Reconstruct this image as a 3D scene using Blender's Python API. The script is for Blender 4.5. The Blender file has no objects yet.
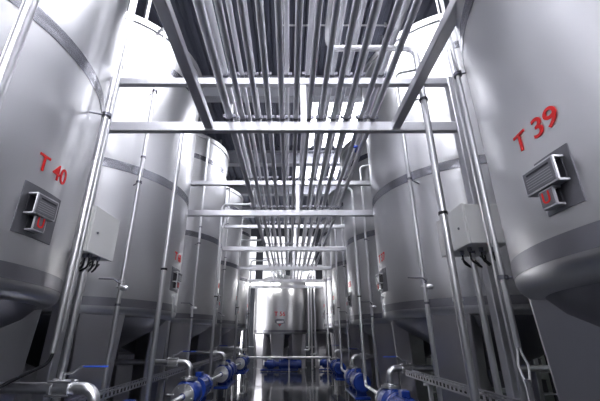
import bpy, bmesh, math, random
from mathutils import Vector, Matrix
random.seed(4)
PI = math.pi
S = bpy.context.scene
COL = S.collection

# ------------------------------------------------------------------ materials
def mat(name, color, metal=0.0, rough=0.5, noise=0.0, nscale=6.0, stretch=(1, 1, 1), emit=None, estr=0.0, spec=None, bump=0.0, aniso=0.0):
    m = bpy.data.materials.new(name); m.use_nodes = True
    nt = m.node_tree; b = nt.nodes['Principled BSDF']
    b.inputs['Base Color'].default_value = (*color, 1)
    b.inputs['Metallic'].default_value = metal
    b.inputs['Roughness'].default_value = rough
    if spec is not None: b.inputs['Specular IOR Level'].default_value = spec
    if aniso:
        b.inputs['Anisotropic'].default_value = aniso
        tg = nt.nodes.new('ShaderNodeTangent'); tg.direction_type = 'RADIAL'; tg.axis = 'Z'
        nt.links.new(tg.outputs[0], b.inputs['Tangent'])
    if noise or bump:
        tc = nt.nodes.new('ShaderNodeTexCoord'); mp = nt.nodes.new('ShaderNodeMapping')
        mp.inputs['Scale'].default_value = stretch
        n = nt.nodes.new('ShaderNodeTexNoise'); n.inputs['Scale'].default_value = nscale; n.inputs['Detail'].default_value = 4
        nt.links.new(tc.outputs['Object'], mp.inputs[0]); nt.links.new(mp.outputs[0], n.inputs['Vector'])
        if noise:
            mr = nt.nodes.new('ShaderNodeMapRange')
            mr.inputs['To Min'].default_value = max(0.02, rough - noise); mr.inputs['To Max'].default_value = rough + noise
            nt.links.new(n.outputs['Fac'], mr.inputs['Value']); nt.links.new(mr.outputs[0], b.inputs['Roughness'])
        if bump:
            bp = nt.nodes.new('ShaderNodeBump'); bp.inputs['Strength'].default_value = bump; bp.inputs['Distance'].default_value = 0.02
            nt.links.new(n.outputs['Fac'], bp.inputs['Height']); nt.links.new(bp.outputs[0], b.inputs['Normal'])
    if emit:
        b.inputs['Emission Color'].default_value = (*emit, 1); b.inputs['Emission Strength'].default_value = estr
    return m

M = {}
M['tank'] = mat('brushed_tank_steel', (.67, .67, .685), 1, .34, .015, 3.0, (1, 1, .15))
M['band'] = mat('polished_band_steel', (.38, .38, .415), 1, .25, .02, 5)
M['dband'] = mat('weld_and_cone_shade_steel', (.30, .30, .335), 1, .34, .04, 5)
M['legst'] = mat('leg_steel', (.55, .54, .57), 1, .31, .02, 3)
M['pipe'] = mat('polished_pipe_steel', (.80, .80, .82), 1, .31)
M['rpipe'] = mat('satin_rack_pipe_steel', (.82, .82, .86), 1, .48)
M['beam'] = mat('satin_beam_steel', (.70, .70, .735), 1, .40, .04, 3)
M['clamp'] = mat('clamp_steel', (.24, .24, .28), 1, .35)
M['enamel'] = mat('grey_enamel', (.86, .86, .85), 0, .4)
M['black'] = mat('black_rubber', (.012, .012, .016), 0, .5)
M['dark'] = mat('dark_interior', (.03, .03, .04), 0, .6)
M['plate'] = mat('grey_plate', (.20, .20, .225), .6, .42)
M['insert'] = mat('label_insert', (.20, .20, .225), .3, .4)
M['line'] = mat('printed_grey_lines', (.42, .42, .45), 0, .5)
M['red'] = mat('red_lettering', (.86, .02, .02), 0, .5)
M['blue'] = mat('blue_pump_paint', (.014, .045, .27), 0, .3, .05, 10)
M['blueh'] = mat('blue_handle_grip', (.03, .09, .55), 0, .4)
M['white'] = mat('white_plastic', (.8, .8, .82), 0, .4)
M['floor'] = mat('dark_wet_floor', (.042, .046, .055), 0, .09, .05, 1.3, bump=.02, spec=.4)
M['wall'] = mat('grey_wall_panels', (.07, .075, .09), 0, .6, .05, 3)
M['darkwall'] = mat('charcoal_wall_panels', (.018, .02, .026), 0, .5, .05, 3)
M['palewall'] = mat('pale_wall_panels', (.35, .39, .37), 0, .6, .05, 3)
M['ceil'] = mat('corrugated_roof', (.16, .17, .22), .5, .5, .08, 2)
M['girder'] = mat('roof_girder_paint', (.42, .43, .48), .2, .5)
M['sky'] = mat('added_near_rooflight', (.9, .9, .95), 0, .5, emit=(.95, .96, 1.0), estr=4.5)
M['skyf'] = mat('weathered_rooflight', (.9, .9, .95), 0, .5, emit=(.95, .96, 1.0), estr=5)
M['skyb'] = mat('window_glass_daylight', (.9, .9, .95), 0, .4, emit=(.95, .96, 1.0), estr=.9)
M['skyw'] = mat('door_and_added_window_glow', (.9, .9, .95), 0, .4, emit=(.97, .97, 1.0), estr=5)
M['skyg'] = mat('added_gable_window_glow', (.9, .9, .95), 0, .4, emit=(.97, .97, 1.0), estr=4.5)
M['tubel'] = mat('tube_lamp_glow', (.9, .9, .9), 0, .4, emit=(1, .99, .97), estr=40)
M['lamp'] = mat('added_wall_lamp_glow', (.9, .9, .9), 0, .4, emit=(1, .99, .96), estr=16)

# ------------------------------------------------------------------ mesh helpers
def bx(bm, c, s, rot=None, bev=0.0):
    r = bmesh.ops.create_cube(bm, size=1.0)
    mtx = Matrix.Translation(Vector(c)) @ (rot.to_4x4() if rot else Matrix()) @ Matrix.Diagonal((*s, 1))
    bmesh.ops.transform(bm, matrix=mtx, verts=r['verts'])
    if bev:
        es = list({e for v in r['verts'] for e in v.link_edges})
        bmesh.ops.bevel(bm, geom=es, offset=bev, segments=1, affect='EDGES', profile=.5)

def smooth_path(pts, rad, n=6):
    """round the corners of a polyline with radius rad"""
    P = [Vector(p) for p in pts]; out = [P[0]]
    for i in range(1, len(P) - 1):
        a, b, c = P[i - 1], P[i], P[i + 1]
        u = (a - b); v = (c - b); lu, lv = u.length, v.length; u /= lu; v /= lv
        ang = u.angle(v)
        if ang > PI - .02: out.append(b); continue
        d = min(rad / math.tan(ang / 2), lu * .49, lv * .49)
        R = d * math.tan(ang / 2)
        ctr = b + (u + v).normalized() * (R / math.sin(ang / 2))
        s = b + u * d - ctr; e = b + v * d - ctr
        tot = s.angle(e); ax = s.cross(e).normalized()
        for k in range(n + 1):
            out.append(ctr + Matrix.Rotation(tot * k / n, 3, ax) @ s)
    out.append(P[-1]); return out

def tube(bm, pts, r, seg=14, bend=0.0, caps=True):
    P = smooth_path(pts, bend) if bend else [Vector(p) for p in pts]
    rings = []; prev = None
    for i, p in enumerate(P):
        t = (P[min(i + 1, len(P) - 1)] - P[max(i - 1, 0)]).normalized()
        if prev is None:
            a = Vector((0, 0, 1)) if abs(t.z) < .9 else Vector((1, 0, 0))
            nrm = (a - t * a.dot(t)).normalized()
        else:
            nrm = (prev - t * prev.dot(t)).normalized()
        prev = nrm; bn = t.cross(nrm)
        rr = r[i] if isinstance(r, (list, tuple)) else r
        rings.append([bm.verts.new(p + (nrm * math.cos(2 * PI * k / seg) + bn * math.sin(2 * PI * k / seg)) * rr) for k in range(seg)])
    for a, b in zip(rings, rings[1:]):
        for k in range(seg):
            bm.faces.new((a[k], a[(k + 1) % seg], b[(k + 1) % seg], b[k]))
    if caps:
        bm.faces.new(rings[0][::-1]); bm.faces.new(rings[-1])

def lathe(bm, prof, seg=96, origin=(0, 0, 0), axis='z'):
    rings = []
    o = Vector(origin)
    for r, h in prof:
        ring = []
        if r < 1e-6:
            p = {'z': (0, 0, h), 'y': (0, h, 0), 'x': (h, 0, 0)}[axis]
            ring = [bm.verts.new(o + Vector(p))]
        else:
            for k in range(seg):
                a = 2 * PI * k / seg; c, s = r * math.cos(a), r * math.sin(a)
                p = {'z': (c, s, h), 'y': (c, h, s), 'x': (h, c, s)}[axis]
                ring.append(bm.verts.new(o + Vector(p)))
        rings.append(ring)
    for a, b in zip(rings, rings[1:]):
        for k in range(seg):
            k2 = (k + 1) % seg
            if len(a) == 1 and len(b) == 1: continue
            if len(a) == 1: bm.faces.new((a[0], b[k2], b[k]))
            elif len(b) == 1: bm.faces.new((a[k], a[k2], b[0]))
            else: bm.faces.new((a[k], a[k2], b[k2], b[k]))

def obj(name, bm, m, parent=None, label=None):
    bmesh.ops.recalc_face_normals(bm, faces=bm.faces)
    me = bpy.data.meshes.new(name); bm.to_mesh(me); bm.free()
    me.materials.append(m)
    me.shade_smooth(); me.set_sharp_from_angle(angle=math.radians(32))
    o = bpy.data.objects.new(name, me); COL.objects.link(o)
    if parent is not None:
        o.parent = parent
        l = parent; base = Vector()
    if label: o['label'] = label
    return o

def NB(): return bmesh.new()

def thing(name, label, cat, loc=(0, 0, 0), rz=0.0, group=None):
    o = bpy.data.objects.new(name, None); COL.objects.link(o); o.empty_display_size = .1
    o.location = loc; o.rotation_euler = (0, 0, rz); o['label'] = label; o['category'] = cat
    if group: o['group'] = group
    return o

def tag(o, label, cat, group=None):
    o['label'] = label; o['category'] = cat
    if group: o['group'] = group
    return o

def struct(name, bm, m, parent=None):
    o = obj(name, bm, m, parent); o['kind'] = 'structure'; return o

def dup(root, loc, rz, label, skip=()):
    def cp(o, parent):
        c = o.copy(); COL.objects.link(c)
        if parent is not None: c.parent = parent
        for ch in o.children:
            if ch.name.split('.')[0] not in skip: cp(ch, c)
        return c
    kids = list(root.children)
    r = root.copy(); COL.objects.link(r); r.location = loc; r.rotation_euler = (0, 0, rz); r['label'] = label
    for ch in kids:
        if ch.name.split('.')[0] not in skip: cp(ch, r)
    return r

def text_bm(s, size, depth, place):
    """lettering as a solid mesh; place maps (x, y, out) to a point"""
    cu = bpy.data.curves.new('lettering', 'FONT'); cu.body = s; cu.size = size; cu.align_x = 'CENTER'; cu.align_y = 'CENTER'
    cu.extrude = depth / 2; cu.offset = size * .008; cu.resolution_u = 6
    o = bpy.data.objects.new('lettering', cu); COL.objects.link(o)
    bpy.context.view_layer.update()
    me = bpy.data.meshes.new_from_object(o.evaluated_get(bpy.context.evaluated_depsgraph_get()))
    bpy.data.objects.remove(o)
    bm = bmesh.new(); bm.from_mesh(me)
    for v in bm.verts: v.co = Vector(place(v.co.x, v.co.y, v.co.z))
    return bm

# ------------------------------------------------------------------ camera
H = 1.6; F = 345.0
cam = bpy.data.cameras.new('camera'); co = bpy.data.objects.new('camera', cam); COL.objects.link(co)
co.location = (0, 0, H); co.rotation_euler = (PI / 2 + math.atan(134.5 / F), 0, 0)
cam.sensor_width = 36; cam.lens = 36 * F / 600; cam.shift_x = 11 / 600; cam.clip_start = .05; cam.clip_end = 200
S.camera = co

# ------------------------------------------------------------------ room shell
YN, YF, XL, XR, ZC = -7.0, 24.0, -6.4, 6.4, 9.0
b = NB(); bx(b, ((XL + XR) / 2, (YN + YF) / 2, -.05), (XR - XL + .4, YF - YN + .4, .1)); struct('floor', b, M['floor'])
b = NB(); bx(b, (XL - .1, (YN + YF) / 2, ZC / 2 + .1), (.2, YF - YN, ZC + .6)); struct('wall_left', b, M['wall'])
b = NB()
bx(b, (XR + .1, (YN + YF) / 2, ZC / 2 + 1.4), (.2, YF - YN, ZC - 2.0)); struct('wall_right', b, M['wall'])
b = NB(); bx(b, (XR + .1, (YN + YF) / 2, .95), (.2, YF - YN, 1.9)); struct('wall_right_dado', b, M['palewall'])
# back wall with a high band of windows
b = NB()
bx(b, (0, YF + .1, 2.5), (XR - XL + .4, .2, 5.0)); bx(b, (0, YF + .1, 8.75), (XR - XL + .4, .2, 1.1))
for i in range(7): bx(b, (XL + .2 + i * (XR - XL - .4) / 6, YF + .1, 6.6), (.5, .2, 3.4))
struct('wall_back', b, M['wall'])
b = NB(); bx(b, (-3.3, YF - .03, 1.95), (.55, .03, 3.7)); d = struct('door_1', b, M['skyw'])
b = NB()
for x in (-3.61, -2.99): bx(b, (x, YF - .04, 1.95), (.08, .08, 3.9))
for z in (.06, 1.9, 3.86): bx(b, (-3.3, YF - .04, z), (.62, .08, .08))
struct('door_frame', b, M['girder'], d)
for i in range(6):
    x0 = XL + .2 + i * (XR - XL - .4) / 6 + .25; x1 = XL + .2 + (i + 1) * (XR - XL - .4) / 6 - .25
    b = NB(); bx(b, ((x0 + x1) / 2, YF + .12, 6.6), (x1 - x0, .03, 3.2)); w = struct('window_%d' % (i + 1), b, M['skyb'])
    b = NB()
    bx(b, ((x0 + x1) / 2, YF + .06, 6.6), (.06, .06, 3.2))
    for z in (5.75, 6.6, 7.45): bx(b, ((x0 + x1) / 2, YF + .06, z), (x1 - x0, .06, .06))
    struct('window_frame', b, M['girder'], w)

b = NB(); bx(b, (XL + .01, 19.4, 3.0), (.03, 3.4, 4.2)); w = struct('window_13', b, M['skyw'])  # unseen window, added to brighten one side of the end tank
b = NB()
for y in (17.7, 18.83, 19.97, 21.1): bx(b, (XL + .03, y, 3.0), (.06, .07, 4.3))
for z in (.88, 3.0, 5.12): bx(b, (XL + .03, 19.4, z), (.06, 3.47, .07))
struct('window_frame', b, M['girder'], w)

# unseen wall behind the camera, its three tall windows added as front fill
b = NB()
bx(b, (0, YN - .1, 2.6), (XR - XL + .4, .2, 5.2)); bx(b, (0, YN - .1, 8.75), (XR - XL + .4, .2, 1.1))
FW = [(-5.6, -2.2), (-1.9, 1.9), (2.2, 5.6)]
for x0, x1 in ((XL, -5.6), (-2.2, -1.9), (1.9, 2.2), (5.6, XR)): bx(b, ((x0 + x1) / 2, YN - .1, 6.7), (x1 - x0, .2, 3.0))
struct('wall_front', b, M['darkwall'])
for i, (x0, x1) in enumerate(FW):
    b = NB(); bx(b, ((x0 + x1) / 2, YN - .12, 6.7), (x1 - x0, .03, 3.0)); w = struct('window_%d' % (14 + i), b, M['skyg'])
    b = NB()
    bx(b, ((x0 + x1) / 2, YN - .06, 6.7), (.07, .06, 3.0))
    for xx in (x0 + .03, x1 - .03): bx(b, (xx, YN - .06, 6.7), (.06, .06, 3.0))
    for z in (5.23, 6.7, 8.17): bx(b, ((x0 + x1) / 2, YN - .06, z), (x1 - x0, .06, .07))
    struct('window_frame', b, M['girder'], w)

def corrugated(name, x0, x1, y0, y1, m, z=ZC, pitch=.30, dep=.09):
    b = NB(); n = int(round((x1 - x0) / pitch)); p = (x1 - x0) / n; pr = []
    for i in range(n):
        a = x0 + i * p
        pr += [(a, z), (a + p * .40, z), (a + p * .52, z + dep), (a + p * .88, z + dep)]
    pr.append((x1, z))
    lo = [b.verts.new((x, y0, zz)) for x, zz in pr]; hi = [b.verts.new((x, y1, zz)) for x, zz in pr]
    lo2 = [b.verts.new((x, y0, zz + .03)) for x, zz in pr]; hi2 = [b.verts.new((x, y1, zz + .03)) for x, zz in pr]
    for i in range(len(pr) - 1):
        b.faces.new((lo[i], lo[i + 1], hi[i + 1], hi[i])); b.faces.new((lo2[i + 1], lo2[i], hi2[i], hi2[i + 1]))
        b.faces.new((lo[i], lo2[i], lo2[i + 1], lo[i + 1])); b.faces.new((hi[i + 1], hi2[i + 1], hi2[i], hi[i]))
    b.faces.new((lo[0], hi[0], hi2[0], lo2[0])); b.faces.new((lo[-1], lo2[-1], hi2[-1], hi[-1]))
    return struct(name, b, m)

BANDS = [(-6.6, -1.6), (.6, 5.0), (9.6, 12.8), (13.9, 16.0)]  # first two bands are unseen rooflights, added to light tanks and beams
y = YN; k = 1
for i, (a, c) in enumerate(BANDS + [(YF, None)]):
    corrugated('ceiling' if i == 0 else 'ceiling_%d' % (i + 1), XL, XR, y, a, M['ceil']); y = c
SK = [(-3.0, 3.0), (-2.4, 2.4), (.5, 4.6), (.2, 3.0)]
for i, ((a, c), (p, q)) in enumerate(zip(BANDS, SK)):
    corrugated('window_%d' % (7 + i), p, q, a, c, M['sky'] if i < 2 else M['skyf'])
    corrugated('ceiling_%d' % (10 + 2 * i), XL, p, a, c, M['ceil']); corrugated('ceiling_%d' % (11 + 2 * i), q, XR, a, c, M['ceil'])
for i, ((a, c), (p, q)) in enumerate(zip(BANDS, SK)):
    if i < 2: continue
    b = NB(); x = p
    while x < q + .01: bx(b, (x, (a + c) / 2, ZC - .05), (.12, c - a, .09)); x += .56
    struct('window_frame', b, M['ceil'])
# transverse roof girders (I section)
for i, (y, d) in enumerate([(-1.2, .7), (5.22, .5), (8.6, .75), (13.2, .6), (16.6, .6), (20.2, .6)]):
    b = NB()
    bx(b, (0, y, ZC - .02), (XR - XL, .3, .04)); bx(b, (0, y, ZC - d / 2), (XR - XL, .03, d)); bx(b, (0, y, ZC - d), (XR - XL, .3, .04))
    struct('trim_%d' % (i + 1), b, M['girder'])

# ------------------------------------------------------------------ tanks
R = 1.6; ZB = 1.83; ZT = 6.66
def body_profile(r, zb, zt):
    p = [(r - .16, zb)]
    for k in range(7):
        a = -PI / 2 + PI / 2 * k / 6; p.append((r - .10 + .10 * math.cos(a), zb + .10 + .10 * math.sin(a)))
    p += [(r, zb + .5), (r, (zb + zt) / 2), (r, zt - .1)]
    return p
def ang_pt(r, a, z): return Vector((r * math.cos(a), r * math.sin(a), z))

def tank(name, label, loc, rz, r, zb, zt, rings, number, group, txt=(.185, 2.803, 1.2, .345), holders=True, card=(.21, .145, 2.468, -1.5), letter=(.105, .11, 2.343, -1.7), dep=.07, sensor=False, plate=(-7, 7.6, 2.25, 2.62), seg=128, legw=(.56, .38), lega=45, nlegs=4, legd=.16, badge=False):
    t = thing(name, label, 'tank', loc, rz, group)
    b = NB(); lathe(b, body_profile(r, zb, zt), seg); obj('shell', b, M['tank'], t)
    b = NB(); lathe(b, [(r - .02, zt - .12), (r + .03, zt - .12), (r + .03, zt), (r - .04, zt + .02), (r * .5, zt + .33), (.25, zt + .46), (.25, zt + .7), (0, zt + .7)], seg); obj('roof', b, M['tank'], t)
    b = NB(); lathe(b, [(r - .14, zb + .01), (r * .85, zb - .10), (r * .5, zb - .42), (.16, zb - .72), (.12, zb - .95), (0, zb - .95)], seg); obj('cone_bottom', b, M['dband'], t)  # darker steel than the shell, stands in for shade under the tank
    if rings:
        b = NB(); p = ang_pt(1.2, math.radians(-50), zt + .1); tube(b, [p, (p.x, p.y, 8.75)], .045, 12); obj('vent_pipe', b, M['pipe'], t)
    for z in rings:
        b = NB(); lathe(b, [(r - .01, z - .07), (r + .004, z - .07), (r + .006, z - .02), (r + .003, z), (r + .006, z + .02), (r + .004, z + .07), (r - .01, z + .07)], seg); obj('seam_band', b, M['band'], t)
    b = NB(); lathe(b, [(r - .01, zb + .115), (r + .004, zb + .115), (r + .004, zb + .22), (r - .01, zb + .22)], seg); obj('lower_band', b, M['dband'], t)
    for q in range(nlegs):
        a = math.radians(lega) + q * 2 * PI / nlegs; b = NB(); w0, w1 = legw; zt_ = zb + .06
        ra = r - .06 - legd; rb = r - .12 - legd * .8; th0, th1 = legd, legd * .8
        c = Matrix.Rotation(a, 3, 'Z')
        vs = []
        for z, w, rr, th in ((zt_, w0, ra, th0), (.03, w1, rb, th1)):
            for dx, dy in ((th, -w / 2), (th, w / 2), (-th, w / 2), (-th, -w / 2)):
                vs.append(b.verts.new(c @ Vector((rr + dx, dy, z))))
        for f in ((0, 1, 5, 4), (1, 2, 6, 5), (2, 3, 7, 6), (3, 0, 4, 7), (3, 2, 1, 0), (4, 5, 6, 7)): b.faces.new([vs[i] for i in f])
        bmesh.ops.bevel(b, geom=list(b.edges), offset=.012, segments=1, affect='EDGES')
        lg = obj('leg', b, M['legst'], t)
        b = NB(); bx(b, c @ Vector((rb + th1 / 2, 0, .015)), (th1 + .1, w1 + .1, .03), c); obj('foot_plate', b, M['legst'], lg)
    number_part(t, number, r, *txt)
    if holders:
        # backing plate hugging the wall
        b = NB(); n = 8; a0, a1 = [math.radians(v) for v in plate[:2]]
        z0, z1 = plate[2:]
        q = [[b.verts.new(ang_pt(rr, a0 + (a1 - a0) * i / n, z)) for i in range(n + 1)] for rr, z in ((r, z0), (r, z1), (r + .006, z1), (r + .006, z0))]
        for s in range(4):
            for i in range(n): b.faces.new((q[s][i], q[s][i + 1], q[(s + 1) % 4][i + 1], q[(s + 1) % 4][i]))
        b.faces.new([q[s][0] for s in range(4)]); b.faces.new([q[s][-1] for s in range(4)])
        obj('backing_plate', b, M['plate'], t, 'dark grey backing plate behind the two holders')
        for nm, (w, h, zc, ad) in (('card_holder', card), ('letter_holder', letter)):
            a = math.radians(ad); c = Matrix.Rotation(a, 3, 'Z'); d = dep if nm == 'card_holder' else dep * .75; e = .008
            b = NB(); cx = r + .012 - (r - r * math.cos(w / 2 / r))
            # sleeve open at both sides: top, bottom, front and back walls
            bx(b, c @ Vector((cx + d / 2, 0, zc + h / 2)), (d, w, e), c); bx(b, c @ Vector((cx + d / 2, 0, zc - h / 2)), (d, w, e), c)
            bx(b, c @ Vector((cx + d, 0, zc)), (e, w, h + e), c)
            for sy in (-1, 1):   # bright return lips round the open sides
                for sz in (-1, 1): bx(b, c @ Vector((cx + d / 2, sy * w / 2, zc + sz * h / 2)), (d, .008, .010), c)
                bx(b, c @ Vector((cx + d, sy * w / 2, zc)), (.009, .012, h), c)
            hd = obj(nm, b, M['beam'], t)
            b = NB(); bx(b, c @ Vector((cx + d + e / 2 + .002, 0, zc)), (.004, w * .94, h * .9), c)
            obj('insert_card', b, M['insert'], hd)
            b = NB(); bx(b, c @ Vector((cx + .004, 0, zc)), (.006, w * .96, h * .9), c); obj('back_face', b, M['dark'], hd)
            if nm == 'card_holder':
                b = NB(); bx(b, c @ Vector((cx + d + e, w * .02, zc + h * .30)), (.005, w * .74, h * .07), c)
                obj('dark_slot', b, M['dark'], hd)
                b = NB()
                for i in range(5): bx(b, c @ Vector((cx + d + e - .001, 0, zc + h * (.12 - .11 * i))), (.004, w * .8, h * .025), c)
                obj('ruled_lines', b, M['line'], hd)
            else:
                b = text_bm('U', h * .95, .003, lambda x, yy, o, c=c, cx=cx, zc=zc, d=d: c @ Vector((cx + d + .010 + o, x, zc + yy)))
                obj('letter', b, M['red'], hd, 'red letter U')
        # sensor tube below the holders
        b = NB(); a = math.radians(card[3] - .5); p = ang_pt(r + .035, a, 0); hz = plate[2] + .12
        tube(b, [(p.x, p.y, hz - .17), (p.x, p.y, zb + .02)], .016, 10)
        for z in (hz - .2, zb + .35): bx(b, ang_pt(r + .015, a, z), (.05, .03, .03), Matrix.Rotation(a, 3, 'Z'))
        if sensor: obj('sensor_tube', b, M['pipe'], t)
        else: b.free()
    return t

def number_part(t, number, r, size, z, a_deg, width=None):
    a = math.radians(a_deg)
    cut = []; text_bm(number, size, .004, lambda x, yy, o: (cut.append(x), (x, yy, o))[1]).free()
    k = width / (max(cut) - min(cut)) if width else 1; mid = (max(cut) + min(cut)) / 2 if width else 0
    bm = text_bm(number, size, .004, lambda x, yy, o: ang_pt(r + .003 + o, a + (x - mid) * k / r, z + yy))
    obj('tank_number', bm, M['red'], t, 'red lettering ' + number)

GT = 'tall steel tanks in two rows'
YL = [2.41, 5.7, 9.2, 12.7, 16.1]; XLc = -3.45; XRc = 3.15
YR = [1.55, 5.80, 9.12, 12.58, 16.05]
RINGS = (3.88, 5.96)
tank('steel_tank', 'tall brushed steel tank with red lettering T 40 and a grey holder plate', (XLc, YL[0], 0), 0, R, ZB, ZT, RINGS, 'T 40', GT, lega=62, legd=.20)
tank('steel_tank', 'tall brushed steel tank with red lettering T 39 beside the dark leg', (2.9, YR[0], 0), PI, R, ZB, ZT, RINGS, 'T 39', GT, lega=38, legd=.42,
     txt=(.155, 2.607, -1, .335), card=(.215, .12, 2.33, 0), letter=(.088, .085, 2.215, .1), dep=.05, plate=(-3, 5, 2.15, 2.44))
base = tank('steel_tank', 'tall steel tank directly behind T 40, bright highlight beneath its domed top', (XLc, YL[1], 0), 0, R, ZB, ZT, RINGS, 'T 60', GT, txt=(.185, 2.80, .5, .345), sensor=True)
def more_tank(x, y, rz, label, num, a=.5):
    t = dup(base, (x, y, 0), rz, label, skip=('tank_number',)); number_part(t, num, R, .185, 2.80, a, .345); return t
more_tank(XLc, YL[2], 0, 'third tall steel tank along the T 40 side', 'T 62')
more_tank(XLc, YL[3], 0, 'fourth tall steel tank along the T 40 side', 'T 64')
more_tank(XLc, YL[4], 0, 'farthest tall steel tank along the T 40 side, beside the T 56 tank', 'T 66')
more_tank(XRc, YR[1], PI, 'tall steel tank directly behind T 39, the white box hangs before it', 'T 37', 2)
more_tank(XRc, YR[2], PI, 'third tall steel tank along the T 39 side', 'T 35', 2)
more_tank(XRc, YR[3], PI, 'fourth tall steel tank along the T 39 side', 'T 33', 2)
more_tank(XRc, YR[4], PI, 'farthest tall steel tank along the T 39 side', 'T 31', 2)
# the two shorter tanks that close the aisle
GS = 'short steel tanks closing the aisle'
t56 = tank('short_tank', 'short steel tank with red lettering T 56 at the end of the aisle', (-.47, 20.05, 0), -PI / 2, 1.45, 1.62, 4.35, (), 'T 56', GS, txt=(.30, 2.6, 0), holders=False, legw=(.74, .42), lega=-5, nlegs=8)
b = NB()
pts = [(-.30, .16), (-.16, .22), (.30, .18), (.34, -.06), (.12, -.14), (0, -.30), (-.18, -.12), (-.34, -.02)]
def shield(pts, k, off, z0):
    b = NB(); fr = [b.verts.new(ang_pt(1.45 + off + .012, x * k / 1.45, z0 + z * k)) for x, z in pts]; bk = [b.verts.new(ang_pt(1.45 + .001, x * k / 1.45, z0 + z * k)) for x, z in pts]
    b.faces.new(fr); b.faces.new(bk[::-1])
    for i in range(len(pts)): j = (i + 1) % len(pts); b.faces.new((fr[i], bk[i], bk[j], fr[j]))
    return b
bd = obj('shield_badge', shield(pts, .75, .004, 2.21), M['plate'], t56, 'dark grey shield badge')
obj('badge_band', shield([(-.20, .05), (.26, .08), (.26, -.06), (-.20, -.09)], .75, .012, 2.22), M['white'], bd, 'white band across the badge')
obj('badge_tip', shield([(-.08, -.14), (.10, -.14), (.0, -.24)], .75, .012, 2.21), M['red'], bd, 'small red mark at the foot of the badge')
tank('short_tank', 'dark short steel tank beside T 56, partly hidden by the tank row', (2.75, 20.3, 0), -PI / 2, 1.45, 1.66, 4.35, (), 'T 57', GS, txt=(.3, 2.9, 25), holders=False, legw=(.74, .42), lega=-5, nlegs=8)
bpy.context.view_layer.update()

# ------------------------------------------------------------------ overhead pipe rack
ZL, ZU = 4.20, 4.95; BH = .14; PL, PR = -2.50, 2.30
FY = [3.97 + 3.5 * k for k in range(-1, 5)]
LF = ['overhead steel rack frame across the aisle between T 39 and T 40', 'overhead rack frame nearest in view, just past the T 40 tank', 'second overhead rack frame in view', 'third overhead rack frame in view', 'fourth overhead rack frame in view', 'last overhead rack frame, right before the T 56 tank']
for k, y in enumerate(FY):
    t = thing('pipe_rack', LF[k], 'pipe rack', (0, y, 0), 0, 'steel frames that carry the overhead pipes')
    for z, nm in ((ZL, 'lower_beam'), (ZU, 'upper_beam')):
        b = NB(); bx(b, ((PL + PR) / 2, 0, z), (PR - PL - .13, .085, BH if nm == 'lower_beam' else .11), bev=.008); obj(nm, b, M['beam'], t)
    if k == 0:
        px = (-1.25, 1.15)  # the first frame hangs on short posts from the roof
        for x in px:
            b = NB(); bx(b, (x, 0, (ZU + ZC) / 2 + .02), (.1, .1, ZC - ZU - .1)); obj('hanger_post', b, M['beam'], t)
    else:
        for x in (PL, PR):
            b = NB(); bx(b, (x, 0, (ZU + .06) / 2 + .01), (.13, .13, ZU + .04), bev=.008)
            p = obj('post', b, M['beam'], t)
            b = NB(); bx(b, (x, 0, .01), (.26, .26, .02)); obj('foot_plate', b, M['beam'], p)
    b = NB(); bx(b, (.2, 0, (ZL + ZU) / 2), (.08, .06, ZU - ZL - BH + .02)); obj('strut', b, M['beam'], t)
for x, lb in ((-1.07, 'square steel rail running overhead to the nearest frame, T 40 side'), (1.43, 'square steel rail running overhead to the nearest frame, T 39 side')):
    b = NB(); y0, y1 = FY[0] + .05, FY[1] - .045
    bx(b, (0, 0, 0), (.11, y1 - y0, .11), bev=.008)
    o = obj('support_rail', b, M['beam']); o.location = (x, (y0 + y1) / 2, ZL + .012); tag(o, lb, 'rail', 'square rails between the first two frames')

ORD = ['first', 'second', 'third', 'fourth', 'fifth', 'sixth', 'seventh', 'eighth', 'ninth', 'tenth', 'eleventh', 'twelfth']
def clamp_mesh(r, zoff):
    b = NB(); tube(b, [(0, 0, -r - .0555), (0, 0, -r - .045), (0, 0, -r - .044), (0, 0, -r - .005)], [.032, .032, .014, .014], 10); lathe(b, [(r + .001, -.022), (r + .011, -.022), (r + .011, .022), (r + .001, .022), (r + .001, -.022)], 16, axis='y')
    for s in (-1, 1):
        bx(b, (s * (r + .024), 0, -.004), (.034, .036, .012)); tube(b, [(s * (r + .026), 0, -.02), (s * (r + .026), 0, .035)], .008, 8)
        bx(b, (s * (r + .026), 0, .022), (.026, .026, .014))
    return b
def rack_pipe(name, x, r, ztop, y0, y1, label, group, extra=None):
    z = ztop + .055 + r
    t = thing(name, label, 'pipe', (x, y0, z), 0, group)
    b = NB()
    pts = [(0, 0, 0), (0, y1 - y0, 0)] if not extra else [(0, 0, 0)] + [(px - x, py - y0, pz - z) for px, py, pz in extra]
    tube(b, pts, r, 16, bend=.11); obj('tube', b, M['rpipe'], t)
    first = None
    for y in FY:
        if y < y0 or y > y1: continue
        if first is None: first = obj('clamp', clamp_mesh(r, 0), M['clamp'], t); first.location = (0, y - y0, 0)
        else:
            c = first.copy(); COL.objects.link(c); c.parent = t; c.location = (0, y - y0, 0)
    return t
LX = [-.81, -.632, -.43, -.27, -.094, .094, .27, .43, .605, .78, .98, 1.143]
LR = [.048, .036, .034, .034, .036, .036, .034, .034, .036, .036, .034, .036]
for i, (x, r) in enumerate(zip(LX, LR)):
    ye = [18.6, 18.6, 18.6, 18.6, 15.2, 18.6, 18.6, 18.6, 18.6, 15.2, 18.6, 18.6][i]
    t = rack_pipe('rack_pipe', x, r, ZL + BH / 2, .2, ye, '%s of twelve steel pipes on the lower beams, counting from the T 40 side' % ORD[i], 'steel pipes on the lower rack beams')
    if i == 10:
        b = NB(); bx(b, (r + .02, 4.55, 0), (.05, .03, .03)); bx(b, (r + .05, 4.60, -.01), (.016, .18, .035)); obj('blue_handle', b, M['blueh'], t, 'small blue valve handle')
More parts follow.
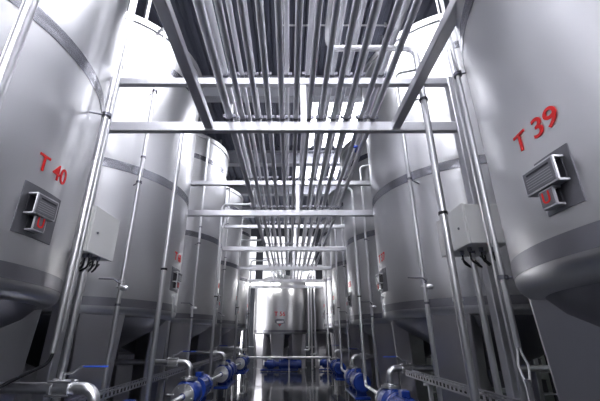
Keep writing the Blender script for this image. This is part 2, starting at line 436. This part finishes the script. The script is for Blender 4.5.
UX = [-.92, -.68, -.51, -.33, -.03, .27, .62, .84, 1.02, 1.32]
UR = [.05, .034, .034, .04, .034, .042, .036, .034, .034, .05]
UE = [11.2, 18.4, 18.4, 14.7, 18.4, 18.4, 14.7, 18.4, 18.4, 11.3]
for i, (x, r) in enumerate(zip(UX, UR)):
    rack_pipe('rack_pipe', x, r, ZU + .055, .2, UE[i], '%s of ten steel pipes on the upper beams, counting from the T 40 side' % ORD[i], 'steel pipes on the upper rack beams')
# the pipe that turns across the rack above the upper tier and drops as a riser
# ------------------------------------------------------------------ risers along the tanks
def pipe_thing(name, label, pts, r, bend, group=None, rings=(), m='pipe', cat='pipe', seg=16):
    o = Vector(pts[-1]) if pts[-1][2] < pts[0][2] else Vector(pts[0])
    t = thing(name, label, cat, o, 0, group)
    b = NB(); tube(b, [Vector(p) - o for p in pts], r, seg, bend=bend); obj('tube', b, M[m], t)
    for p, ax, mm in rings:
        b = NB(); lathe(b, [(r + .001, -.014), (r + .009, -.014), (r + .009, .014), (r + .001, .014), (r + .001, -.014)], 16, Vector(p) - o, ax); obj('collar', b, M[mm], t)
    return t
def bracket(t, p, d, r):
    """clamp with a stub fixing the pipe to the tank wall"""
    o = t.location; q = Vector(p) - o; d = Vector(d)
    b = NB(); lathe(b, [(r + .001, -.016), (r + .012, -.016), (r + .012, .016), (r + .001, .016), (r + .001, -.016)], 14, q, 'z')
    tube(b, [q + d.normalized() * (r + .005), q + d], .009, 8); tube(b, [q - Vector((0, r + .03, 0)), q + Vector((0, r + .03, 0))], .008, 8)
    obj('bracket', b, M['clamp'], t)

GR = 'vertical steel pipes along the tanks'
# conduits tight against the front pair of tanks
t = pipe_thing('conduit', 'fat vertical steel pipe standing before the T 40 tank, cut by the photo corner', [(-1.72, 1.66, 8.9), (-1.72, 1.66, .02)], .040, 0, GR)
t = pipe_thing('conduit', 'vertical steel conduit along the edge of the T 40 tank, open cable at its foot', [(-1.735, 2.765, 8.9), (-1.735, 2.765, 1.475)], .025, 0, GR)
for z in (3.55, 5.5): bracket(t, (-1.735, 2.765, z), (-.14, -.05, 0), .03)
b = NB(); tube(b, smooth_path([(0, 0, .05), (0, 0, -.06), (-.28, -.02, -.20), (-.45, -.3, -.42)], .12), .012, 8); obj('cable', b, M['black'], t)
t = pipe_thing('conduit', 'second vertical conduit dropping from the white box behind the T 40 tank', [(-2.10, 3.55, 2.36), (-2.10, 3.55, .02)], .036, 0, GR)
t = pipe_thing('conduit', 'vertical steel conduit along the edge of the T 39 tank, cables hang from its foot', [(1.6, 2.615, 8.9), (1.6, 2.615, 1.52)], .02, 0, GR)
for z in (2.0, 3.9): bracket(t, (1.6, 2.615, z), (.12, -.05, 0), .026)
for dx in (-.012, .012):
    b = NB(); tube(b, smooth_path([(dx, 0, .05), (dx, 0, -.03), (dx * 3 + .02, .02, -.12), (.01 + dx, 0, -.24), (.01 + dx, 0, -.34)], .06), .008, 8); obj('cable', b, M['white'], t, 'white cable loop')
b = NB(); tube(b, [(.01, 0, -.2), (.012, 0, -.36)], .02, 10); obj('cable_sleeve', b, M['plate'], t, 'grey sleeve round the cables')
t = pipe_thing('conduit', 'thin second conduit close behind the one edging the T 39 tank', [(1.66, 2.80, 8.9), (1.66, 2.80, .02)], .011, 0, GR)
t = pipe_thing('conduit', 'second thin conduit close behind the cable conduit edging the T 40 tank', [(-1.80, 2.93, 8.9), (-1.80, 2.93, 1.62)], .018, 0, GR)
t = pipe_thing('conduit', 'short steel conduit dropping from the white box behind the T 39 tank', [(1.93, 3.60, 2.40), (1.93, 3.60, .02)], .03, 0, GR)

def valve(t, p, side, r):
    """butterfly sample valve with a flat lever on a riser"""
    q = Vector(p) - t.location
    b = NB(); lathe(b, [(0, -.05), (r + .02, -.05), (r + .02, -.035), (r + .008, -.03), (r + .008, .03), (r + .02, .035), (r + .02, .05), (0, .05)], 18, q, 'z')
    v = obj('valve', b, M['pipe'], t)
    b = NB(); tube(b, smooth_path([q + Vector((0, -.01, 0)), q + Vector((0, -r - .06, .01)), q + Vector((side * .05, -r - .08, .05)), q + Vector((side * .24, -r - .08, .055))], .02), .009, 8)
    obj('lever', b, M['clamp'], v)
    b = NB(); lathe(b, [(0, -.05), (.024, -.045), (.034, -.02), (.034, .02), (.024, .045), (0, .05)], 14, q + Vector((-side * .055, -.02, -.05)), 'x'); obj('valve_stub', b, M['pipe'], v)

NM = ['T 40', 'second', 'third', 'fourth', 'farthest']
for k in range(4):
    y = 5.7 + 3.5 * k; w = NM[k + 1]
    # sampling riser with lever valve, close to the tank wall
    px, py = -2.13, y - 1.23
    t = pipe_thing('riser_pipe', 'vertical riser with a lever valve, close to the %s tank on the T 40 side' % w, [(-2.55, py + .25, 6.60), (px, py, 6.55), (px, py, .45), (-2.5, py + .05, .45)], .028, .10, GR, [((px, py, 4.02), 'z', 'clamp'), ((px, py, 1.95), 'z', 'clamp')])
    valve(t, (px, py, 2.2), -1, .028)
    for z in (3.62, 5.2): bracket(t, (px, py, z), (-.12, .1, 0), .028)
    # riser that comes from the rack and feeds the pump
    qx, qy = -1.67, y - 1.07
    t = pipe_thing('riser_pipe', 'vertical riser bending over from the rack before the %s tank on the T 40 side' % w, [(-.92, qy, 5.06), (-.92, qy, 4.66), (qx, qy, 4.66), (qx, qy, .02 if k == 3 else .70), (qx, [6.45, 9.75, 13.2, 16.6][k] - .30, .70)][:4 if k == 3 else 5], .033, .12, GR, [((qx, qy, 2.42), 'z', 'black'), ((qx, qy, 3.9), 'z', 'pipe')])
for k in range(4):
    y = 5.65 + 3.5 * k; w = NM[k + 1]
    px, py = 1.76, y - 1.07
    if k: px, py = 1.83, y - 1.15
    t = pipe_thing('riser_pipe', 'vertical riser with a lever valve, close to the %s tank on the T 39 side' % w, [(2.3, py - .1, 5.7), (px, py, 5.65), (px, py, .55), (2.2, py, .55)], .028, .10, GR, [((px, py, 3.4), 'z', 'pipe'), ((px, py, 1.98), 'z', 'clamp')])
    valve(t, (px, py, 2.23), -1, .028)
    for z in (3.72,): bracket(t, (px, py, z), (.19, .16, 0) if k == 0 else (.11, .09, 0), .028)
    if k:
        qx, qy = 1.6, y - 1.03
        t = pipe_thing('riser_pipe', 'vertical riser bending over from the rack before the %s tank on the T 39 side' % w, [(1.38, qy, 5.1), (qx, qy, 5.1), (qx, qy, .62), (qx, [6.15, 9.6, 13.05][k - 1] + .30, .62)], .033, .12, GR, [((qx, qy, 2.42), 'z', 'black')])
# riser 1 on the T 39 side rises past the beams, crosses the rack and joins an upper pipe
t = pipe_thing('riser_pipe', 'fat riser before the white box on the T 39 side, elbowed over the rack', [(.47, .2, 5.06), (.47, 3.12, 5.06), (.47, 3.25, 4.86), (1.535, 3.25, 4.86), (1.535, 3.25, .02)], .036, .13, GR, [((1.535, 3.25, 2.73), 'z', 'black'), ((1.535, 3.25, 1.9), 'z', 'pipe')])
bracket(t, (1.535, 3.25, 4.1), (-.1, 0, 0), .036)

# ------------------------------------------------------------------ junction boxes
def jbox(label, x0, x1, y0, y1, z0, z1, side):
    c = ((x0 + x1) / 2, (y0 + y1) / 2, z0)
    t = thing('junction_box', label, 'electrical box', c, 0, 'pale enamel boxes between the tanks')
    hx, hy, hz = (x1 - x0), (y1 - y0), z1 - z0
    b = NB(); bx(b, (-side * .012, 0, hz / 2), (hx - .03, hy, hz), bev=.008); obj('housing', b, M['enamel'], t)
    b = NB(); bx(b, (side * (hx / 2 - .012), 0, hz / 2), (.022, hy + .012, hz + .012), bev=.006); d = obj('door', b, M['enamel'], t)
    b = NB(); lathe(b, [(0, 0), (.014, 0), (.012, side * .01), (0, side * .012)], 12, (side * (hx / 2), -hy * .3, hz * .45), 'x'); obj('lock', b, M['clamp'], d)
    rnd = random.Random(int(y0 * 100))
    for i in range(6):
        gx = -hx / 2 + hx * (.22 + .28 * (i % 3)); gy = -.14 + (i // 3) * .16
        b = NB(); lathe(b, [(0, .0), (.022, .0), (.022, -.03), (.014, -.045), (0, -.045)], 10, (gx, gy, 0)); obj('cable_gland', b, M['clamp'], t)
        b = NB(); e = rnd.uniform(.05, .12)
        tube(b, smooth_path([(gx, gy, -.03), (gx, gy, -.09 - e * .4), (gx - side * e, gy + .05, -.12 - e * .5), (gx - side * .1, gy + .22, -.04)], .05), .010, 8); obj('cable', b, M['black'], t)
    # steel arms that fix the box to the rack post
    b = NB(); bx(b, (-side * (hx / 2 + .05), hy / 2 - .02, hz * .8), (.16, .04, .04)); bx(b, (-side * (hx / 2 + .05), hy / 2 - .02, hz * .2), (.16, .04, .04)); obj('mounting_arm', b, M['beam'], t)
    return t
jbox('pale enamel electrical box behind the T 39 tank with black cables below', 1.74, 2.16, 3.27, 3.90, 2.43, 2.84, -1)
jbox('pale enamel electrical box at the edge of the T 40 tank', -2.15, -1.98, 3.34, 3.86, 2.37, 2.84, 1)

# ------------------------------------------------------------------ cable trays
def tray(label, x, y0, y1, z, side, ye=0):
    t = thing('cable_tray', label, 'cable tray', (x, y0, z), 0, 'perforated steel cable trays')
    L = y1 - y0; b = NB(); w, h = .09, .07
    bx(b, (0, L / 2, 0), (w, L, .004))
    for s in (-1, 1):
        bx(b, (s * w / 2, L / 2, .006), (.004, L, .014)); bx(b, (s * w / 2, L / 2, h - .006), (.004, L, .014)); bx(b, (s * (w / 2 - .004), L / 2, h), (.012, L, .003))
        n = int(L / .09)
        for i in range(n + 1): bx(b, (s * w / 2, i * L / n, h / 2), (.004, .035, h))
    obj('channel', b, M['beam'], t)
    n = max(2, int(L / 1.75))
    for i in range(n):
        yy = .3 + i * (L - .6 - ye) / (n - 1)
        b = NB(); bx(b, (0, yy, -.02), (w + .04, .04, .03)); bx(b, (0, yy, -z / 2 - .01), (.04, .04, z - .03)); bx(b, (0, yy, -z + .01), (.12, .12, .02)); obj('support_leg', b, M['beam'], t)
    for i in range(3):
        b = NB(); tube(b, [(-.02 + .02 * i + .004 * math.sin(k * 1.7 + i), k * L / 24, .016 + .006 * math.sin(k + i)) for k in range(25)], .009, 8); obj('cable', b, M['black'], t)
    return t
tray('perforated steel cable tray running along the T 39 side behind the fat riser', 1.63, 1.0, 5.2, 1.09, -1, .4)
tray('perforated steel cable tray running low along the T 40 side', -1.96, 3.6, 17.0, .98, 1)

# ------------------------------------------------------------------ pumps
def pump(label, loc, rz, az=.62, group='blue pumps along the aisle', reach=1.15, small=1.0):
    """local frame: suction flange at +y, motor towards -y, discharge straight up"""
    t = thing('pump', label, 'pump', loc, rz, group)
    s = small
    b = NB(); lathe(b, [(0, -.20), (.16, -.20), (.205, -.16), (.215, -.05), (.215, .06), (.185, .14), (.13, .17), (.10, .30), (0, .30)], 36, (0, 0, az), 'y')
    lathe(b, [(.06, .10), (.062, .20)], 24, (0, 0, az)); obj('casing', b, M['blue'], t)
    b = NB(); lathe(b, [(.05, .28), (.18, .28), (.18, .315), (.05, .315), (.05, .28)], 28, (0, 0, az), 'y')
    for i in range(8): a = i * PI / 4 + .2; tube(b, [(.145 * math.cos(a), .275, az + .145 * math.sin(a)), (.145 * math.cos(a), .335, az + .145 * math.sin(a))], .012, 6)
    obj('suction_flange', b, M['pipe'], t)
    b = NB(); lathe(b, [(.045, .205), (.14, .205), (.14, .235), (.045, .235), (.045, .205)], 28, (0, 0, az))
    for i in range(6): a = i * PI / 3 + .2; tube(b, [(.10 * math.cos(a), .10 * math.sin(a), az + .2), (.10 * math.cos(a), .10 * math.sin(a), az + .25)], .011, 6)
    obj('discharge_flange', b, M['pipe'], t)
    b = NB(); lathe(b, [(0, -.42), (.10, -.42), (.11, -.30), (.15, -.205), (0, -.20)], 28, (0, 0, az), 'y'); obj('bearing_housing', b, M['blue'], t)
    b = NB(); lathe(b, [(0, -reach), (.15, -reach), (.19, -reach + .04), (.19, -reach + .2), (.175, -reach + .21), (.175, -.48), (.205, -.47), (.205, -.42), (0, -.42)], 36, (0, 0, az), 'y')
    for i in range(20): a = 2 * PI * i / 20; c = Matrix.Rotation(-a, 3, 'Y'); bx(b, c @ Vector((.184, -(reach - .22 + .5) / 2, 0)) + Vector((0, 0, az)), (.026, reach - .74, .008), c)
    mo = obj('motor', b, M['blue'], t)
    b = NB(); bx(b, (0, -.72, az + .22), (.12, .16, .09), bev=.012); obj('terminal_box', b, M['blue'], mo)
    b = NB(); bx(b, (.19, -.78, az + .05), (.006, .14, .07), Matrix.Rotation(-.3, 3, 'Y')); obj('rating_plate', b, M['insert'], mo, 'grey rating plate')
    zb = max(.03, az - .33)
    b = NB(); bx(b, (0, -.42, zb + .03), (.34, reach + .25, .06), bev=.01)
    for y in (-reach + .2, -.5, .02): bx(b, (0, y, (zb + az - .12) / 2 + .02), (.22, .06, az - zb - .12))
    obj('base_plate', b, M['blue'], t)
    for x in (-.13, .13):
        for y in (-reach + .05, .12):
            b = NB(); tube(b, [(x, y, 0), (x, y, .015), (x, y, .016), (x, y, zb)], [.035, .035, .016, .016], 12); obj('foot', b, M['pipe'], t)
    return t
def outlet(label, x, y, z0, z1, side, xe, handle=True):
    """discharge pipe: up from the pump, elbow, through a ball valve and under the tank"""
    t = thing('outlet_pipe', label, 'pipe', (x, y, z0), 0, 'elbowed outlet pipes above the pumps')
    h = z1 - z0; r = .048
    b = NB(); tube(b, [(0, 0, 0), (0, 0, h), (xe - x, 0, h)], r, 18, bend=.12)
    lathe(b, [(.03, 0), (.10, 0), (.10, .02), (.05, .03)], 20); obj('tube', b, M['pipe'], t)
    b = NB(); c = side * .30
    lathe(b, [(.0, c - .085), (.075, c - .085), (.075, c - .065), (.062, c - .06), (.066, c), (.062, c + .06), (.075, c + .065), (.075, c + .085), (0, c + .085)], 20, (0, 0, h), 'x')
    for i in range(4): a = i * PI / 2 + PI / 4; tube(b, [(c - .10, .075 * math.cos(a), h + .075 * math.sin(a)), (c + .10, .075 * math.cos(a), h + .075 * math.sin(a))], .010, 8)
    v = obj('ball_valve', b, M['pipe'], t)
    if handle:
        b = NB(); tube(b, [(c, 0, h + .05), (c, 0, h + .12)], .014, 10)
        tube(b, smooth_path([(c, 0, h + .11), (c - side * .06, 0, h + .12), (c - side * .12, 0, h + .165), (c - side * .16, 0, h + .17)], .03), .010, 8); st = obj('valve_stem', b, M['pipe'], v)
        b = NB(); bx(b, (c - side * .26, 0, h + .17), (.22, .026, .014), bev=.004); obj('handle_grip', b, M['blueh'], v, 'blue valve handle grip')
    return t
PN = ['nearest', 'second', 'third', 'farthest']
PYL = [3.38, 6.45, 9.75, 13.2]; PYR = [6.15, 9.6, 13.05]
for k, y in enumerate(PYL):
    x = -1.67
    pump('blue pump with a bright suction flange, %s on the T 40 side' % PN[k], (x, y, 0), PI, .70)
    outlet('elbowed steel outlet pipe above the %s blue pump on the T 40 side' % PN[k], x, y, .936, 1.17, -1, -4.4)
PN = ['nearest', 'second', 'third']
for k, y in enumerate(PYR):
    x = 1.6
    pump('blue pump with its motor towards the camera, %s on the T 39 side' % PN[k], (x, y, 0), 0, .62)
    outlet('elbowed steel outlet pipe above the %s blue pump on the T 39 side' % PN[k], x, y, .856, 1.10, 1, 4.2)
pump('blue pump lying across the aisle before the T 56 tank', (-.9, 18.2, 0), PI / 2 , .30, reach=1.5)
pump('dark blue pump across the aisle before the dark short tank', (1.75, 18.4, 0), PI / 2, .34, reach=1.2)
# header pipe across the end of the aisle
t = pipe_thing('header_pipe', 'long low steel pipe crossing before the T 56 tank', [(-2.6, 17.75, .62), (1.95, 17.75, .62)], .05, 0, None)
for x in (-2.2, 0, 1.8):
    b = NB(); bx(b, Vector((x, 17.75, .285)) - t.location, (.05, .05, .57)); obj('support_leg', b, M['beam'], t)
t = pipe_thing('header_pipe', 'thin low steel pipe behind the legs of the T 56 tank', [(-2.4, 21.9, .95), (2.2, 21.9, .95)], .035, 0, None)
for x in (-2.0, 1.9):
    b = NB(); bx(b, Vector((x, 21.9, .45)) - t.location, (.04, .04, .9)); obj('support_leg', b, M['beam'], t)
# risers between the two short tanks
for i, (x, y) in enumerate(((1.02, 18.75), (1.34, 18.9), (1.15, 18.8))):
    pipe_thing('riser_pipe', ['slim vertical riser beside the T 56 tank', 'bright vertical riser between T 56 and the dark short tank, hooked at its foot', 'vertical riser in the gap beside T 56'][i],
               [(x, y, 4.6), (x, y, .9 - .2 * i), (x - .25, y, .9 - .2 * i)] if i != 2 else [(x, y, 4.6), (x, y, .02)], .045, .1, GR)


w = bpy.data.worlds.new('world'); S.world = w; w.use_nodes = True
w.node_tree.nodes['Background'].inputs[0].default_value = (.75, .8, 1, 1); w.node_tree.nodes['Background'].inputs[1].default_value = .02
S.view_settings.view_transform = 'Standard'; S.view_settings.look = 'None'; S.view_settings.gamma = 1; S.view_settings.exposure = 0.6

b = NB(); tube(b, [(-.2, 6.55, 8.93), (2.5, 6.55, 8.93)], .022, 10)
for i in range(4): bx(b, (-.1 + i * .85, 6.55, 8.95), (.05, .04, .12))
tag(obj('conduit', b, M['white']), 'thin pale conduit crossing under the dark corrugated roof', 'pipe')

for i, y in enumerate((5.9, 9.6, 13.4)):  # added lamps that light the pale wall and floor behind the tanks
    t = thing('added_wall_lamp', ['added tube lamp on the far wall, beyond the tanks nearest T 39', 'second added tube lamp along the wall behind the T 39 side', 'third added tube lamp along the wall behind the T 39 side'][i], 'lamp', (6.34, y, 2.5), 0, 'added tube lamps on the side wall')
    b = NB(); bx(b, (0, 0, 0), (.08, 1.3, .12), bev=.01); obj('housing', b, M['white'], t)
    b = NB(); tube(b, [(-.075, -.6, 0), (-.075, .6, 0)], .03, 12); obj('tube', b, M['lamp'], t)
t = thing('storage_rack', 'dark storage shelving by the far wall under the tanks on the T 39 side', 'shelf', (5.75, 9.7, 0))
for x in (-.3, .3):
    for y in (-.8, .8):
        b = NB(); bx(b, (x, y, .8), (.05, .05, 1.6)); obj('upright', b, M['dark'], t)
for z in (.35, .8, 1.25, 1.58):
    b = NB(); bx(b, (0, 0, z), (.66, 1.66, .03)); obj('shelf', b, M['beam'], t)
k = 0
for z in (.365, .815, 1.265):
    for y in (-.5, 0, .5):
        k += 1
        o = bpy.data.objects.new('storage_bin', bpy.data.objects['storage_bin'].data) if k > 1 else None
        if o is None:
            b = NB()
            bx(b, (0, 0, .012), (.44, .4, .02))
            for sx in (-1, 1): bx(b, (sx * .22, 0, .13), (.015, .4, .26)); bx(b, (0, sx * .2, .13), (.44, .015, .26)); bx(b, (sx * .225, 0, .255), (.03, .44, .014)); bx(b, (0, sx * .205, .255), (.46, .03, .014))
            o = obj('storage_bin', b, M['black'])
        else: COL.objects.link(o)
        o.location = (5.75, 9.7 + y, z + .004)
        tag(o, 'black bin on the %s shelf of the dark rack, %s of three from the camera' % (['lowest', 'middle', 'upper'][(k - 1) // 3], ['first', 'second', 'third'][(k - 1) % 3]), 'bin', 'black bins on the storage rack')

for i, (x, lb) in enumerate(((-1.95, 'tube lamp hung under the last rack frame, T 40 side end'), (-.85, 'tube lamp hung under the last rack frame above the T 56 tank number'), (1.25, 'tube lamp hung under the last rack frame, T 39 side end'))):
    t = thing('tube_lamp', lb, 'lamp', (x, 17.72, 4.0), 0, 'tube lamps under the last rack frame')
    b = NB(); bx(b, (0, 0, .05), (.8, .10, .06), bev=.01); obj('housing', b, M['white'], t)
    b = NB(); tube(b, [(-.38, 0, 0), (.38, 0, 0)], .028, 12); obj('tube', b, M['tubel'], t)
    for dx in (-.3, .3):
        b = NB(); bx(b, (dx, .13, .16), (.03, .32, .02)); bx(b, (dx, -.01, .12), (.03, .03, .10)); obj('hanger', b, M['beam'], t)

t = thing('cross_rail', 'square steel rail hung low across the aisle, hiding the top of the T 56 tank', 'rail', (-.17, 17.80, 3.87))
b = NB(); bx(b, (0, 0, 0), (4.85, .10, .14), bev=.008); obj('bar', b, M['beam'], t)
for x in (-.55, 2.2):
    b = NB(); bx(b, (x, .09, .14), (.05, .05, .42)); bx(b, (x, .05, 0), (.05, .08, .05)); bx(b, (x, .12, .33), (.05, .1, .04)); obj('hanger', b, M['beam'], t)
